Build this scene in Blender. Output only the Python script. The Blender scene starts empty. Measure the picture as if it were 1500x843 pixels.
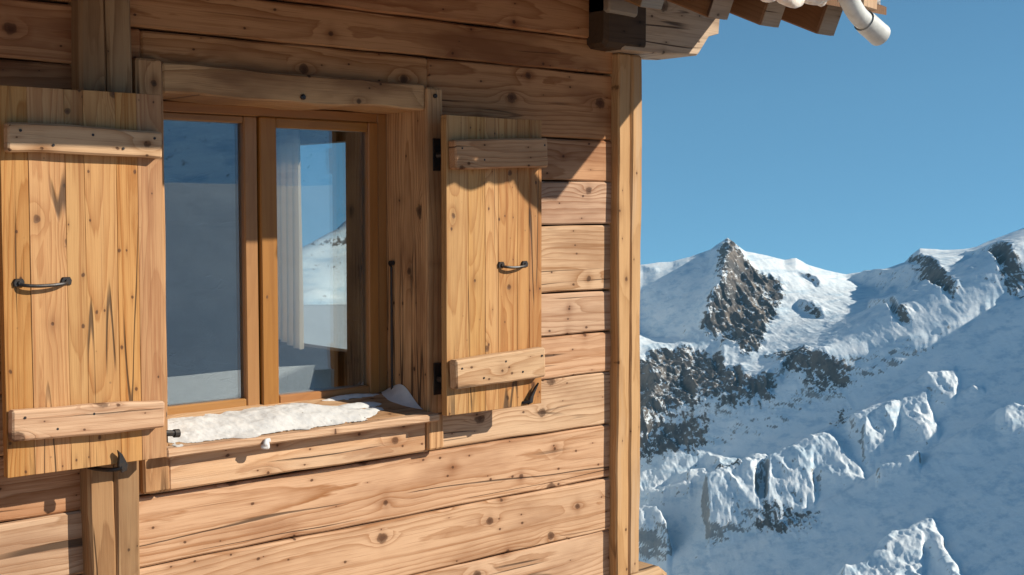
import bpy, bmesh, math, random
import numpy as np
from mathutils import Vector
random.seed(7)
RNG=np.random.default_rng(5)
SC=bpy.context.scene
COL=SC.collection
# world frame: X runs along the chalet wall (away from the camera), -Y is outdoors, Z up; the wall face is y=0 and eye height z=0
# ------------------------------------------------------------------ node helper
class NT:
    def __init__(s,name):
        s.m=bpy.data.materials.new(name); s.m.use_nodes=True
        s.t=s.m.node_tree; s.t.nodes.clear()
        s.out=s.t.nodes.new('ShaderNodeOutputMaterial')
    def n(s,typ,**k):
        x=s.t.nodes.new(typ)
        for a,b in k.items(): setattr(x,a,b)
        return x
    def link(s,v,sock):
        if isinstance(v,V): s.t.links.new(v.s,sock)
        elif v is not None:
            if hasattr(sock.default_value,'__len__') and not hasattr(v,'__len__'): v=[v]*len(sock.default_value)
            if hasattr(v,'__len__') and len(sock.default_value)==4 and len(v)==3: v=tuple(v)+(1,)
            sock.default_value=v
    def math(s,op,a,b=None,c=None,clamp=False):
        x=s.n('ShaderNodeMath',operation=op,use_clamp=clamp)
        for i,q in enumerate((a,b,c)):
            if q is not None: s.link(q,x.inputs[i])
        return V(s,x.outputs[0])
    def attr(s,name): return V(s,s.n('ShaderNodeAttribute',attribute_name=name).outputs['Vector'])
    def attrf(s,name): return V(s,s.n('ShaderNodeAttribute',attribute_name=name).outputs['Fac'])
    def sep(s,v):
        x=s.n('ShaderNodeSeparateXYZ'); s.link(v,x.inputs[0]); return [V(s,o) for o in x.outputs]
    def vec(s,a,b,c=0.):
        x=s.n('ShaderNodeCombineXYZ')
        for i,q in enumerate((a,b,c)): s.link(q,x.inputs[i])
        return V(s,x.outputs[0])
    def noise(s,v,scale=1.,detail=2.,rough=.5,dist=0.):
        x=s.n('ShaderNodeTexNoise'); s.link(v,x.inputs['Vector'])
        x.inputs['Scale'].default_value=scale; x.inputs['Detail'].default_value=detail
        x.inputs['Roughness'].default_value=rough; x.inputs['Distortion'].default_value=dist
        return V(s,x.outputs[0])
    def vor(s,v,scale=1.,feature='F1',dims='2D',rnd=1.):
        x=s.n('ShaderNodeTexVoronoi',voronoi_dimensions=dims,feature=feature); s.link(v,x.inputs['Vector'])
        x.inputs['Scale'].default_value=scale; x.inputs['Randomness'].default_value=rnd
        return x
    def mix(s,f,a,b,blend='MIX'):
        x=s.n('ShaderNodeMix',data_type='RGBA',blend_type=blend); x.clamp_factor=True
        s.link(f,x.inputs[0]); s.link(a,x.inputs[6]); s.link(b,x.inputs[7]); return V(s,x.outputs[2])
    def ss(s,v,a,b):
        x=s.n('ShaderNodeMapRange',interpolation_type='SMOOTHSTEP'); s.link(v,x.inputs[0])
        x.inputs[1].default_value=a; x.inputs[2].default_value=b; return V(s,x.outputs[0])
    def ramp(s,v,pts):
        x=s.n('ShaderNodeValToRGB'); s.link(v,x.inputs[0]); e=x.color_ramp.elements
        while len(e)<len(pts): e.new(.5)
        for q,(p,c) in zip(e,pts):
            q.position=p; q.color=tuple(c)+(1,) if hasattr(c,'__len__') else (c,c,c,1)
        return V(s,x.outputs[0])
    def hsv(s,c,h=.5,sat=1.,val=1.):
        x=s.n('ShaderNodeHueSaturation'); s.link(h,x.inputs[0]); s.link(sat,x.inputs[1]); s.link(val,x.inputs[2]); s.link(c,x.inputs[4]); return V(s,x.outputs[0])
    def bump(s,h,strength=.5,dist=.002):
        x=s.n('ShaderNodeBump'); x.inputs['Strength'].default_value=strength; x.inputs['Distance'].default_value=dist
        s.link(h,x.inputs['Height']); return V(s,x.outputs[0])
    def bsdf(s,color,rough=.7,normal=None,metal=0.,spec=.3,**k):
        x=s.n('ShaderNodeBsdfPrincipled'); s.link(color,x.inputs['Base Color']); s.link(rough,x.inputs['Roughness'])
        s.link(metal,x.inputs['Metallic']); s.link(spec,x.inputs['Specular IOR Level'])
        if normal is not None: s.link(normal,x.inputs['Normal'])
        for a,b in k.items(): s.link(b,x.inputs[a.replace('_',' ')])
        s.t.links.new(x.outputs[0],s.out.inputs[0]); return x
class V:
    def __init__(s,nt,sock): s.nt=nt; s.s=sock
    def _o(s,op,o,r=False): return s.nt.math(op,o,s) if r else s.nt.math(op,s,o)
    def __add__(s,o): return s._o('ADD',o)
    __radd__=__add__
    def __sub__(s,o): return s._o('SUBTRACT',o)
    def __rsub__(s,o): return s._o('SUBTRACT',o,True)
    def __mul__(s,o): return s._o('MULTIPLY',o)
    __rmul__=__mul__
    def __truediv__(s,o): return s._o('DIVIDE',o)
    def pow(s,o): return s._o('POWER',o)
    def abs(s): return s.nt.math('ABSOLUTE',s)
    def exp(s): return s.nt.math('EXPONENT',s)
    def sqrt(s): return s.nt.math('SQRT',s)
    def fract(s): return s.nt.math('FRACT',s)
    def gt(s,o): return s._o('GREATER_THAN',o)
    def lt(s,o): return s._o('LESS_THAN',o)
    def clamp(s): return s.nt.math('ADD',s,0.,clamp=True)

def wood(name,light,late,stain,knot,freq=75.,lateamt=.6,ka=2.6,kb=9.,dens=.5,kr=.013,stainamt=.5,rough=.72,spec=.25,bump=.55,crackamt=1.,fib=.35,grey=(.30,.27,.23),greyamt=.25,speck=.0,smear=.5,pin=.30,streak=.5):
    t=NT(name)
    A,B,C=t.sep(t.attr('gc')); tone,r1,r2=t.sep(t.attr('bt'))
    n1=t.noise(t.vec(A*1.0,B*2.2,C*2.2+r1*9.),1.,2.)-.5
    n2=t.noise(t.vec(A*.55+r1*40.,r2*31.,1.7),1.,1.)-.5
    B1=B+n1*.055; C1=C+.02+n2*.13
    # knots
    vx=t.vor(t.vec(A*ka,B*kb+r2*37.,0.),1.)
    px,py,_=t.sep(V(t,vx.outputs['Position'])); cr,cg,cb=t.sep(V(t,vx.outputs['Color']))
    dA=(A*ka-px)*(1./ka); dB=(B*kb+r2*37.-py)*(1./kb)
    act=cr.lt(dens); rad=cg*cg*kr+.0035
    n3=t.noise(t.vec(A*70.,B*70.,C*70.),1.,2.)-.5
    d2=dA*dA*.75+dB*dB
    dk=d2.sqrt()
    kd=dk/rad*(.8+t.noise(t.vec(A*22.,B*22.,C*22.+cb*9.),1.,1.)*.5)+n3*1.1
    infl=((0.-(dA*dA*(1/.0032)+dB*dB*(1/.0006)))).exp()*act
    nf=t.noise(t.vec(A*9.,B*55.,C*55.),1.,2.)-.5
    R=((B1*B1+C1*C1).sqrt()*(1.+.0))*freq+infl*rad*freq*1.9+nf*.5
    fr=R.fract()
    lt_=t.ramp(fr,[(0,0.),(.5,.10),(.84,.75),(.93,1.),(1.,.05)])
    # irregular strength of the growth rings
    la=lt_*(t.noise(t.vec(A*.8,B*14.,C*14.+r1*5),1.,2.)*1.3)*lateamt
    f1=t.noise(t.vec(A*5.,B*330.,C*330.),1.,3.,.6)
    f2=t.noise(t.vec(A*2.2,B*60.,C*60.+r2*8.),1.,3.,.55)
    col=t.mix(la,light,late)
    col=t.mix((f2-.5)*1.6*fib+.0,col,late)
    col=t.mix(t.ss(f1,.52,.8)*fib,col,stain)
    # dark fibres and resin streaks
    f3=t.noise(t.vec(A*.9,B*38.,C*38.+r1*13.),1.,4.,.65)
    col=t.mix(t.ss(f3,.52,.70)*streak,col,late)
    col=t.mix(t.ss(f3,.64,.78)*streak*.8,col,stain)
    # large stains and weathering
    s1=t.noise(t.vec(A*1.3,B*4.5,r1*21.),1.,4.,.6)
    col=t.mix(t.ss(s1,.47,.72)*(stainamt+t.ss(1.-tone,.05,.3)*.35),col,stain)
    s2=t.noise(t.vec(A*.9+4.,B*9.,r2*17.+3.),1.,4.,.65)
    col=t.mix(t.ss(s2,.52,.75)*greyamt,col,grey)
    # dark halo drawn along the grain, then the knot itself
    hal=((0.-(dA*dA*(1/.0014)+dB*dB*(1/.00012))).exp()+smear*(0.-(dA*dA*(1/.00030)+dB*dB*(1/.0012))).exp())*act*(f2*1.5)
    col=t.mix(hal*.55,col,stain)
    core=(1.-t.ss(kd,.45,1.3))*act
    ring=(1.-t.ss((kd-1.05).abs(),.05,.45))*act
    col=t.mix(core*.85,col,knot)
    col=t.mix(ring*.55,col,t.mix(.5,knot,(.02,.012,.008)))
    # pin knots
    vp=t.vor(t.vec(A*ka*2.7+5.,B*kb*1.9+r1*51.,0.),1.)
    qx,qy,_=t.sep(V(t,vp.outputs['Position'])); er,eg,_=t.sep(V(t,vp.outputs['Color']))
    eA=(A*ka*2.7+5.-qx)*(1./(ka*2.7)); eB=(B*kb*1.9+r1*51.-qy)*(1./(kb*1.9))
    ed=(eA*eA*.6+eB*eB).sqrt()/(eg*.0035+.0018)+n3*1.2
    pk=(1.-t.ss(ed,.6,1.25))*er.lt(pin); ph=(0.-(eA*eA*(1/.0003)+eB*eB*(1/.00002))).exp()*er.lt(pin)
    col=t.mix(ph*.5,col,stain); col=t.mix(pk*.85,col,knot)
    # drying cracks
    cn=(t.noise(t.vec(A*.55,B*15.,r1*23.+C*3.),1.,1.)-.5).abs()
    cm=t.ss(t.noise(t.vec(A*1.7,B*6.,r2*13.),1.,2.),.52,.62)
    crk=(1.-t.ss(cn,.004,.016))*cm*crackamt
    col=t.mix(crk*.8,col,(.035,.02,.012))
    if speck:
        wv=t.vor(t.vec(A*34.,B*34.,C*34.),1.,dims='3D'); wd=V(t,wv.outputs['Distance']); wc,_,_=t.sep(V(t,wv.outputs['Color']))
        col=t.mix((1.-t.ss(wd,.06,.15))*wc.lt(.18)*speck,col,(.05,.03,.018))
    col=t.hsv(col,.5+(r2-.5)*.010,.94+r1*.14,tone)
    # low-tone boards get a browner colour
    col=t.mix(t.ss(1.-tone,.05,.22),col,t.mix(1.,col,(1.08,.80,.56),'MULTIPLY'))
    h=la*.5+f1*.45+f2*.4-crk*2.2-core*.5+s1*.5
    nr=t.bump(h,bump,.0022)
    t.bsdf(col,rough,nr,0.,spec)
    return t.m

M={}
M['wall']=wood('wall_planks_larch',(.57,.375,.24),(.30,.145,.065),(.23,.105,.05),(.07,.03,.015),freq=80,dens=.55,kr=.014,stainamt=.6,greyamt=.14,fib=.75,lateamt=1.1,ka=3.4,grey=(.36,.27,.19),smear=.9,streak=.65,pin=.4)
M['shutter']=wood('shutter_boards_pine',(.50,.277,.113),(.30,.115,.03),(.22,.088,.027),(.075,.03,.014),freq=120,ka=3.0,kb=11.,dens=.42,kr=.0105,lateamt=.95,stainamt=.35,greyamt=.12,fib=.8,rough=.6,spec=.3,speck=.4,grey=(.36,.30,.23),smear=.3,streak=.8,pin=.28)
M['batten']=wood('hewn_battens',(.55,.37,.235),(.31,.155,.075),(.24,.115,.055),(.07,.03,.015),freq=95,ka=4.,kb=13.,dens=.6,kr=.014,stainamt=.6,greyamt=.25,fib=.7,bump=1.,lateamt=.9,grey=(.36,.31,.26),smear=.6)
M['trim']=wood('weathered_trim',(.58,.345,.175),(.31,.15,.062),(.19,.088,.04),(.05,.025,.014),freq=90,ka=3.,kb=10.,dens=.55,kr=.013,stainamt=.85,greyamt=.15,fib=.9,bump=1.,lateamt=1.1,grey=(.33,.22,.14),smear=.5)
M['post']=wood('posts_larch',(.36,.22,.115),(.20,.10,.045),(.15,.08,.038),(.06,.03,.016),freq=85,ka=1.6,kb=8.,dens=.35,kr=.010,stainamt=.5,greyamt=.2,fib=.8,grey=(.28,.21,.14),lateamt=.9)
M['corner']=wood('corner_post_larch',(.53,.335,.175),(.34,.185,.08),(.28,.155,.075),(.08,.035,.018),freq=70,ka=2.2,kb=10.,dens=.5,kr=.011,stainamt=.4,greyamt=.6,fib=.7,grey=(.52,.39,.27),lateamt=.85)
M['corbel']=wood('weathered_corbel',(.52,.40,.29),(.30,.21,.14),(.22,.15,.10),(.08,.05,.035),freq=60,ka=4.,kb=9.,dens=.6,kr=.016,stainamt=.7,greyamt=.4,fib=.7,bump=1.)
M['frame']=wood('varnished_window_frame',(.335,.155,.048),(.24,.10,.028),(.24,.105,.033),(.10,.045,.02),freq=160,ka=1.2,kb=6.,dens=.10,kr=.004,lateamt=.5,stainamt=.3,greyamt=.0,fib=.4,rough=.42,spec=.45,bump=.15,crackamt=0.)
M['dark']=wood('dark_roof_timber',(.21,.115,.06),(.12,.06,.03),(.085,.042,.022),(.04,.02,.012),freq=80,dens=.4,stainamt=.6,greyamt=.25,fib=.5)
M['grey']=wood('grey_end_grain',(.36,.28,.21),(.22,.16,.11),(.16,.11,.075),(.07,.045,.03),freq=110,dens=.3,stainamt=.6,greyamt=.6,fib=.6,bump=1.)
M['deck']=wood('bounce_deck_boards',(.55,.42,.30),(.36,.25,.16),(.30,.2,.13),(.1,.05,.03))
M['near_black']=wood('near_black_timber',(.085,.055,.035),(.045,.028,.018),(.03,.02,.013),(.012,.009,.007),freq=80,dens=.3,stainamt=.5,greyamt=.1)
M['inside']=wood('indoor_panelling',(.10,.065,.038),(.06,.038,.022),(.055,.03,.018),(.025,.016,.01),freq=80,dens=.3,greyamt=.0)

def simple(name,col,rough=.6,metal=0.,spec=.4,nscale=60.,var=.25,bump=.3,bd=.001,col2=None):
    t=NT(name); tc=t.n('ShaderNodeTexCoord'); P=V(t,tc.outputs['Object'])
    a=t.noise(P,nscale,4.,.6); b=t.noise(P,nscale*.22,3.)
    c2=col2 or tuple(x*.45 for x in col)
    c=t.mix(t.ss(a*.5+b*.5,.42,.62)*var*2.,col,c2)
    t.bsdf(c,rough,t.bump(a,bump,bd),metal,spec); return t.m
M['iron']=simple('wrought_iron',(.035,.036,.04),.45,.6,.5,90.,.4,.5,col2=(.06,.045,.035))
M['zinc']=simple('galvanised_gutter_pipe',(.62,.64,.62),.45,.0,.5,40.,.3,.15,col2=(.45,.46,.45))
M['spacer']=simple('dark_spacer_bar',(.012,.012,.014),.5)
M['seal']=simple('rubber_seal',(.015,.014,.013),.6)

def snow_mat(name,scale=1.,dirt=0.,bd=.004):
    t=NT(name); tc=t.n('ShaderNodeTexCoord'); P=V(t,tc.outputs['Object'])
    a=t.noise(P,26.*scale,5.,.62); b=t.noise(P,160.*scale,3.,.6)
    col=t.mix(t.ss(a,.3,.75),(.56,.575,.59),(.68,.68,.675))
    if dirt:
        v=t.vor(P,85.,dims='3D'); d=V(t,v.outputs['Distance']); c,_,_=t.sep(V(t,v.outputs['Color']))
        z=t.ss(t.noise(P,9.,2.),.55,.7)
        col=t.mix((1.-t.ss(d,.12,.3))*c.lt(.16)*z*dirt,col,(.09,.06,.04))
    t.bsdf(col,.75,t.bump(a*.7+b*.3,.6,bd),0.,.3,Subsurface_Weight=.0); return t.m
M['snow']=snow_mat('sill_snow',1.,1.)
M['roofsnow']=snow_mat('packed_snow',.35,0.,.02)
M['banksnow']=snow_mat('smooth_snow',.05,0.,.004)
def ice_mat():
    t=NT('frozen_snow_lumps'); tc=t.n('ShaderNodeTexCoord'); P=V(t,tc.outputs['Object'])
    a=t.noise(P,45.,4.); col=t.mix(t.ss(a,.35,.7),(.78,.66,.55),(.90,.86,.80))
    t.bsdf(col,.35,t.bump(a,.5,.004),0.,.5); return t.m
M['ice']=ice_mat()
def glass_mat():
    t=NT('window_glass')
    lw=t.n('ShaderNodeFresnel'); lw.inputs[0].default_value=1.52
    fac=(V(t,lw.outputs[0])*2.0+.17).clamp()
    tr=t.n('ShaderNodeBsdfTransparent'); tr.inputs[0].default_value=(.92,.97,.96,1)
    gl=t.n('ShaderNodeBsdfGlossy'); gl.inputs['Roughness'].default_value=0.0; gl.inputs[0].default_value=(.84,.93,1.,1)
    tc=t.n('ShaderNodeTexCoord'); a=t.noise(V(t,tc.outputs['Object']),2.3,1.)
    t.link(t.bump(a,.04,.01),gl.inputs['Normal'])
    mx=t.n('ShaderNodeMixShader'); t.link(fac,mx.inputs[0]); t.t.links.new(tr.outputs[0],mx.inputs[1]); t.t.links.new(gl.outputs[0],mx.inputs[2])
    t.t.links.new(mx.outputs[0],t.out.inputs[0]); return t.m
M['glass']=glass_mat()
def curtain_mat():
    t=NT('thin_curtain_cloth'); tc=t.n('ShaderNodeTexCoord'); P=V(t,tc.outputs['Object'])
    a=t.noise(P,300.,2.); c=t.mix(a,(.90,.76,.62),(.82,.68,.55))
    d=t.n('ShaderNodeBsdfDiffuse'); t.link(c,d.inputs[0]); q=t.n('ShaderNodeBsdfTranslucent'); t.link(c,q.inputs[0])
    mx=t.n('ShaderNodeMixShader'); mx.inputs[0].default_value=.65; t.t.links.new(d.outputs[0],mx.inputs[1]); t.t.links.new(q.outputs[0],mx.inputs[2])
    t.t.links.new(mx.outputs[0],t.out.inputs[0]); return t.m
M['curtain']=curtain_mat()

# ------------------------------------------------------------------ mesh builder
def tag(o,label=None,cat=None,group=None,kind=None):
    for k,v in (('label',label),('category',cat),('group',group),('kind',kind)):
        if v: o[k]=v
    return o
class MB:
    def __init__(s): s.v=[];s.f=[];s.g=[];s.b=[]
    def add(s,v,f,g=None,b=None):
        o=len(s.v); s.v+= [tuple(q) for q in v]; s.f+=[tuple(i+o for i in q) for q in f]
        g=g if g is not None else v
        s.g+=[tuple(q) for q in g]; b=b or (1.,.5,.5); s.b+=[b]*len(v)
    def build(s,name,mat,parent=None,smooth=False,loc=None):
        me=bpy.data.meshes.new(name); vs=s.v
        if loc: vs=[(a-loc[0],b-loc[1],c-loc[2]) for a,b,c in vs]
        me.from_pydata(vs,[],s.f)
        bm=bmesh.new(); bm.from_mesh(me); bmesh.ops.recalc_face_normals(bm,faces=bm.faces); bm.to_mesh(me); bm.free()
        for nm,dat in (('gc',s.g),('bt',s.b)):
            a=me.attributes.new(nm,'FLOAT_VECTOR','POINT'); a.data.foreach_set('vector',np.array(dat,np.float32).ravel())
        me.materials.append(mat)
        if smooth: me.polygons.foreach_set('use_smooth',[True]*len(me.polygons))
        o=bpy.data.objects.new(name,me); COL.objects.link(o)
        if loc: o.location=loc
        if parent: o.parent=parent
        return o
    def board(s,p0,ea,eb,L,W,T,ch=.004,seg=.08,wob=.0012,wave=0.,wavef=9.,tone=1.,ec=None,bow=0.):
        """A sawn board: p0 corner, ea along the grain, eb across, thickness ea x eb (or ec)."""
        p0=np.array(p0,float);ea=np.array(ea,float);eb=np.array(eb,float)
        ec=np.cross(ea,eb) if ec is None else np.array(ec,float)
        n=max(2,int(L/seg)+1); ch=min(ch,W*.3,T*.3)
        sec=[(ch,0),(W-ch,0),(W,ch),(W,T-ch),(W-ch,T),(ch,T),(0,T-ch),(0,ch)]
        st=[(0,ch*.8)]+[(a,0) for a in np.linspace(ch,L-ch,n)]+[(L,ch*.8)]
        ph=RNG.random(12)*6.283; fq=wavef*(.5+RNG.random(6))
        oa=RNG.random()*60; ob=(RNG.random()-.5)*W*.9; oc=.01+RNG.random()*.07
        bt=(tone*(.95+.1*RNG.random()),float(RNG.random()),float(RNG.random()))
        vs=[];gs=[]
        for a,ins in st:
            w0=wob*(math.sin(a*7+ph[0])+math.sin(a*19+ph[1])*.6)+wave*(math.sin(a*fq[0]+ph[2])+.6*math.sin(a*fq[1]*2.3+ph[3])+.35*math.sin(a*fq[4]*5+ph[8]))
            w1=wob*(math.sin(a*6+ph[4])+math.sin(a*17+ph[5])*.6)+wave*(math.sin(a*fq[2]+ph[6])+.6*math.sin(a*fq[3]*2.3+ph[7])+.35*math.sin(a*fq[5]*5+ph[9]))
            wt=wob*(math.sin(a*5+ph[10])+math.sin(a*23+ph[11])*.4)+bow*math.sin(math.pi*a/L)
            for b,c in sec:
                k=b/W; bb=b+w0*(1-k)+w1*k; cc=c+(wt if c>T*.5 else 0)
                bb=bb+(ins if k<.5 else -ins); cc=min(max(cc,ins),T-ins) if ins else cc
                vs.append(p0+ea*a+eb*bb+ec*cc)
                gs.append((a+oa,b-W/2-ob,c+oc))
        fs=[]
        for i in range(len(st)-1):
            for j in range(8):
                q=i*8+j; r=i*8+(j+1)%8; fs.append((q,r,r+8,q+8))
        fs.append(tuple(range(8))); m=(len(st)-1)*8; fs.append(tuple(range(m,m+8)))
        s.add(vs,fs,gs,bt)
    def plate(s,poly,n0,n1,ch=0.,tone=1.,along=0):
        """An outline in (x,z) given thickness between outward offsets n0 and n1 (y=-n)."""
        k=len(poly); P=np.array(poly,float); c=P.mean(0)
        def ring(n,ins):
            q=[]
            for i in range(k):
                d=c-P[i]; l=np.linalg.norm(d); p=P[i]+d/l*ins; q.append((p[0],-n,p[1]))
            return q
        v=ring(n0,0)+ring(n1-ch,0)+(ring(n1,ch) if ch else [])
        lv=3 if ch else 2; f=[]
        for l in range(lv-1):
            for i in range(k): a=l*k+i;b=l*k+(i+1)%k; f.append((a,b,b+k,a+k))
        f.append(tuple(range(k))); f.append(tuple(range((lv-1)*k,lv*k)))
        o=RNG.random()*50
        g=[((p[0] if along==0 else p[2])+o,(p[2] if along==0 else p[0])-(c[1] if along==0 else c[0]),-p[1]+.02) for p in v]
        s.add(v,f,g,(tone,float(RNG.random()),float(RNG.random())))
    def tube(s,pts,rad,seg=10,cap=True,flat=1.):
        pts=[np.array(p,float) for p in pts]; n=len(pts); rad=rad if hasattr(rad,'__len__') else [rad]*n
        vs=[];fs=[]; up=np.array((0,1.,0))
        for i,p in enumerate(pts):
            t=pts[min(i+1,n-1)]-pts[max(i-1,0)]; t/=np.linalg.norm(t)
            a=np.cross(t,up)
            if np.linalg.norm(a)<.05: a=np.cross(t,np.array((1.,0,0)))
            a/=np.linalg.norm(a); b=np.cross(t,a)
            for j in range(seg):
                an=2*math.pi*j/seg; vs.append(p+rad[i]*(math.cos(an)*a*flat+math.sin(an)*b))
        for i in range(n-1):
            for j in range(seg): q=i*seg+j;r=i*seg+(j+1)%seg; fs.append((q,r,r+seg,q+seg))
        if cap: fs.append(tuple(range(seg))); fs.append(tuple(range((n-1)*seg,n*seg)))
        s.add(vs,fs)
    def lump(s,c,r,seed,sq=(1,1,1),sub=3,amp=.3):
        bm=bmesh.new(); bmesh.ops.create_icosphere(bm,subdivisions=sub,radius=1.)
        rg=np.random.default_rng(seed); K=rg.normal(size=(6,3))*2.2; ph=rg.random(6)*6.28
        vs=[]
        for v in bm.verts:
            p=np.array(v.co); d=1+amp*sum(math.sin(K[i]@p+ph[i]) for i in range(6))/3
            vs.append(np.array(c)+p*d*r*np.array(sq))
        fs=[tuple(q.index for q in f.verts) for f in bm.faces]; bm.free(); s.add(vs,fs)
def empty(name,loc):
    o=bpy.data.objects.new(name,None); o.location=loc; COL.objects.link(o); return o
X_=(1,0,0);Z_=(0,0,1);Y_=(0,1,0)
FP=1900.; HY=308.
def _hash(ix,iy,seed):
    h=(ix.astype(np.int64)*374761393+iy.astype(np.int64)*668265263+seed*1442695041)&0xffffffff
    h=((h^(h>>13))*1274126177)&0xffffffff
    h=(h^(h>>16))&0xffffffff
    return h/4294967295.
def vnoise(x,y,seed):
    ix=np.floor(x);iy=np.floor(y);fx=x-ix;fy=y-iy
    fx=fx*fx*fx*(fx*(fx*6-15)+10);fy=fy*fy*fy*(fy*(fy*6-15)+10)
    a=_hash(ix,iy,seed);b=_hash(ix+1,iy,seed);c=_hash(ix,iy+1,seed);d=_hash(ix+1,iy+1,seed)
    return (a+(b-a)*fx)*(1-fy)+(c+(d-c)*fx)*fy-.5
def fbm(x,y,seed,octv=5,ridge=False,gain=.5):
    s=0;A=1.;t=0
    for o in range(octv):
        n=vnoise(x*2**o+o*17.3,y*2**o+o*5.7,seed+o)
        if ridge: n=.5-np.abs(n)*2
        s=s+A*n;t+=A;A*=gain
    return s/t
def inpoly(X,Y,poly):
    r=np.zeros(X.shape,bool);n=len(poly);j=n-1
    for i in range(n):
        xi,yi=poly[i];xj,yj=poly[j]
        if yi!=yj:
            r^=((yi>Y)!=(yj>Y))&(X<(xj-xi)*(Y-yi)/(yj-yi)+xi)
        j=i
    return r
def pl(s): 
    v=[float(q) for q in s.replace(',',' ').split()]; return list(zip(v[::2],v[1::2]))
LIT=[pl(s) for s in (
 "930 698 992 665 1031 660 1048 668 1086 672 1111 664 1135 670 1125 686 1104 696 1079 703 1045 720 1013 726 960 733 930 736",
 "1034 731 1055 717 1076 713 1097 700 1125 700 1146 686 1163 677 1173 668 1194 656 1222 655 1240 676 1272 700 1255 710 1215 706 1194 706 1203 738 1173 755 1139 762 1111 776 1069 791 1046 787 1038 766",
 "1246 611 1280 592 1325 588 1328 581 1360 576 1370 602 1384 633 1363 642 1342 625 1325 611 1313 640 1300 667 1280 682 1267 668 1276 630 1262 630",
 "1288 691 1330 681 1355 668 1350 687 1300 704",
 "1356 538 1400 536 1412 557 1398 582 1370 567",
 "1476 588 1520 584 1520 622 1478 617",
 "1359 753 1377 753 1386 776 1394 800 1417 832 1430 870 1235 870 1248 835 1276 825 1290 807 1304 793 1311 779 1339 770",
 "930 782 965 793 982 815 988 819 930 828",
 "1430 560 1445 556 1450 562 1434 566","1462 595 1472 590 1474 598 1464 600")]
HOLE=[pl(s) for s in ("972 722 985 708 1012 704 1012 720","1110 742 1120 712 1130 712 1128 750 1118 755","1358 800 1375 795 1400 835 1410 870 1370 870 1362 830","1020 690 1050 676 1062 680 1040 694")]
SHD=[pl(s) for s in (
 "930 392 985 387 1040 369 1062 350 1072 362 1060 388 1050 422 1034 456 1028 484 1000 490 930 486",
 "1235 404 1290 397 1325 386 1347 398 1377 428 1404 442 1350 422 1290 423 1260 419",
 "1328 370 1350 376 1377 392 1404 420 1400 440 1375 430 1350 405",
 "1410 377 1440 362 1462 352 1478 356 1492 384 1506 420 1476 412 1455 392 1440 382",
 "1275 440 1310 440 1322 452 1338 478 1325 480 1300 460 1272 462",
 "1172 440 1195 446 1210 460 1195 465 1170 455","1168 398 1190 402 1202 412 1196 418",
 "930 520 950 530 960 560 945 600 930 600","1000 545 1012 540 1022 570 1018 592 1004 580","1048 520 1056 505 1064 530 1056 560 1046 545","1075 545 1085 535 1092 560 1080 575")]
ROCK=[pl(s) for s in (
 "1054 356 1060 340 1075 340 1088 356 1104 383 1150 410 1148 450 1132 472 1112 520 1098 530 1075 505 1040 492 1026 478 1044 440 1056 405",
 "1328 370 1350 374 1377 392 1408 428 1400 441 1375 430 1350 405","1450 360 1478 354 1494 384 1508 420 1476 414 1455 390",
 "930 530 965 520 1000 535 1030 560 1020 600 975 610 930 625","1165 396 1185 400 1202 412 1196 420",
 "1035 640 1015 640 990 640 975 655 1000 664","1312 455 1330 452 1342 478 1328 484","1170 440 1200 446 1212 462 1195 468","1120 520 1180 508 1250 530 1240 548 1160 540",
 "1038 722 1060 712 1100 700 1095 715 1050 735","944 520 1000 505 1060 530 1120 560 1150 575 1080 592 1010 600 944 560","930 640 1000 625 1045 630 1035 655 960 668 930 672","1100 775 1190 755 1220 765 1150 790","1220 600 1245 590 1250 606 1225 628")]
RX=np.array([700,900,944,962,985,1010,1040,1056,1065,1078,1092,1120,1150,1166,1185,1215,1240,1270,1300,1325,1334,1348,1380,1420,1440,1470,1500,1560,1700,1900,2100.])
RY=np.array([395,392,388,385,383,377,366,355,348,358,368,374,381,378,388,397,402,398,393,385,375,364,366,366,357,345,334,297,222,120,20.])
def blur(a,n,ax):
    if n<=0: return a
    m=int(np.ceil(3*n));k=np.exp(-.5*(np.arange(-m,m+1)/n)**2);k/=k.sum()
    p=[(0,0)]*a.ndim;p[ax]=(m,m);b=np.pad(a,p,mode='edge')
    return np.apply_along_axis(lambda v:np.convolve(v,k,'valid'),ax,b)
def dct_poisson(gx,gy,z0,wx,wy,eps):
    # minimise wx(zx-gx)^2+wy(zy-gy)^2+eps(z-z0)^2, even extension
    H,W=z0.shape
    bx=np.zeros_like(z0);bx[:,:-1]-=gx[:,:-1];bx[:,1:]+=gx[:,:-1]
    by=np.zeros_like(z0);by[:-1]-=gy[:-1];by[1:]+=gy[:-1]
    b=wx*bx+wy*by+eps*z0
    e=np.concatenate([b,b[:,::-1]],1);e=np.concatenate([e,e[::-1]],0)
    kx=2-2*np.cos(np.pi*np.arange(2*W)/W);ky=2-2*np.cos(np.pi*np.arange(2*H)/H)
    Z=np.fft.fft2(e)/(wx*kx[None]+wy*ky[:,None]+eps)
    return np.real(np.fft.ifft2(Z))[:H,:W]
TAN=.56
P=dict(gl=-.62,gs=.95,eps=1e-4,wy=.06,occ=0.,lift=4.,gs2=.68,gl2=.0,cb=9,gro=.6)
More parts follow.
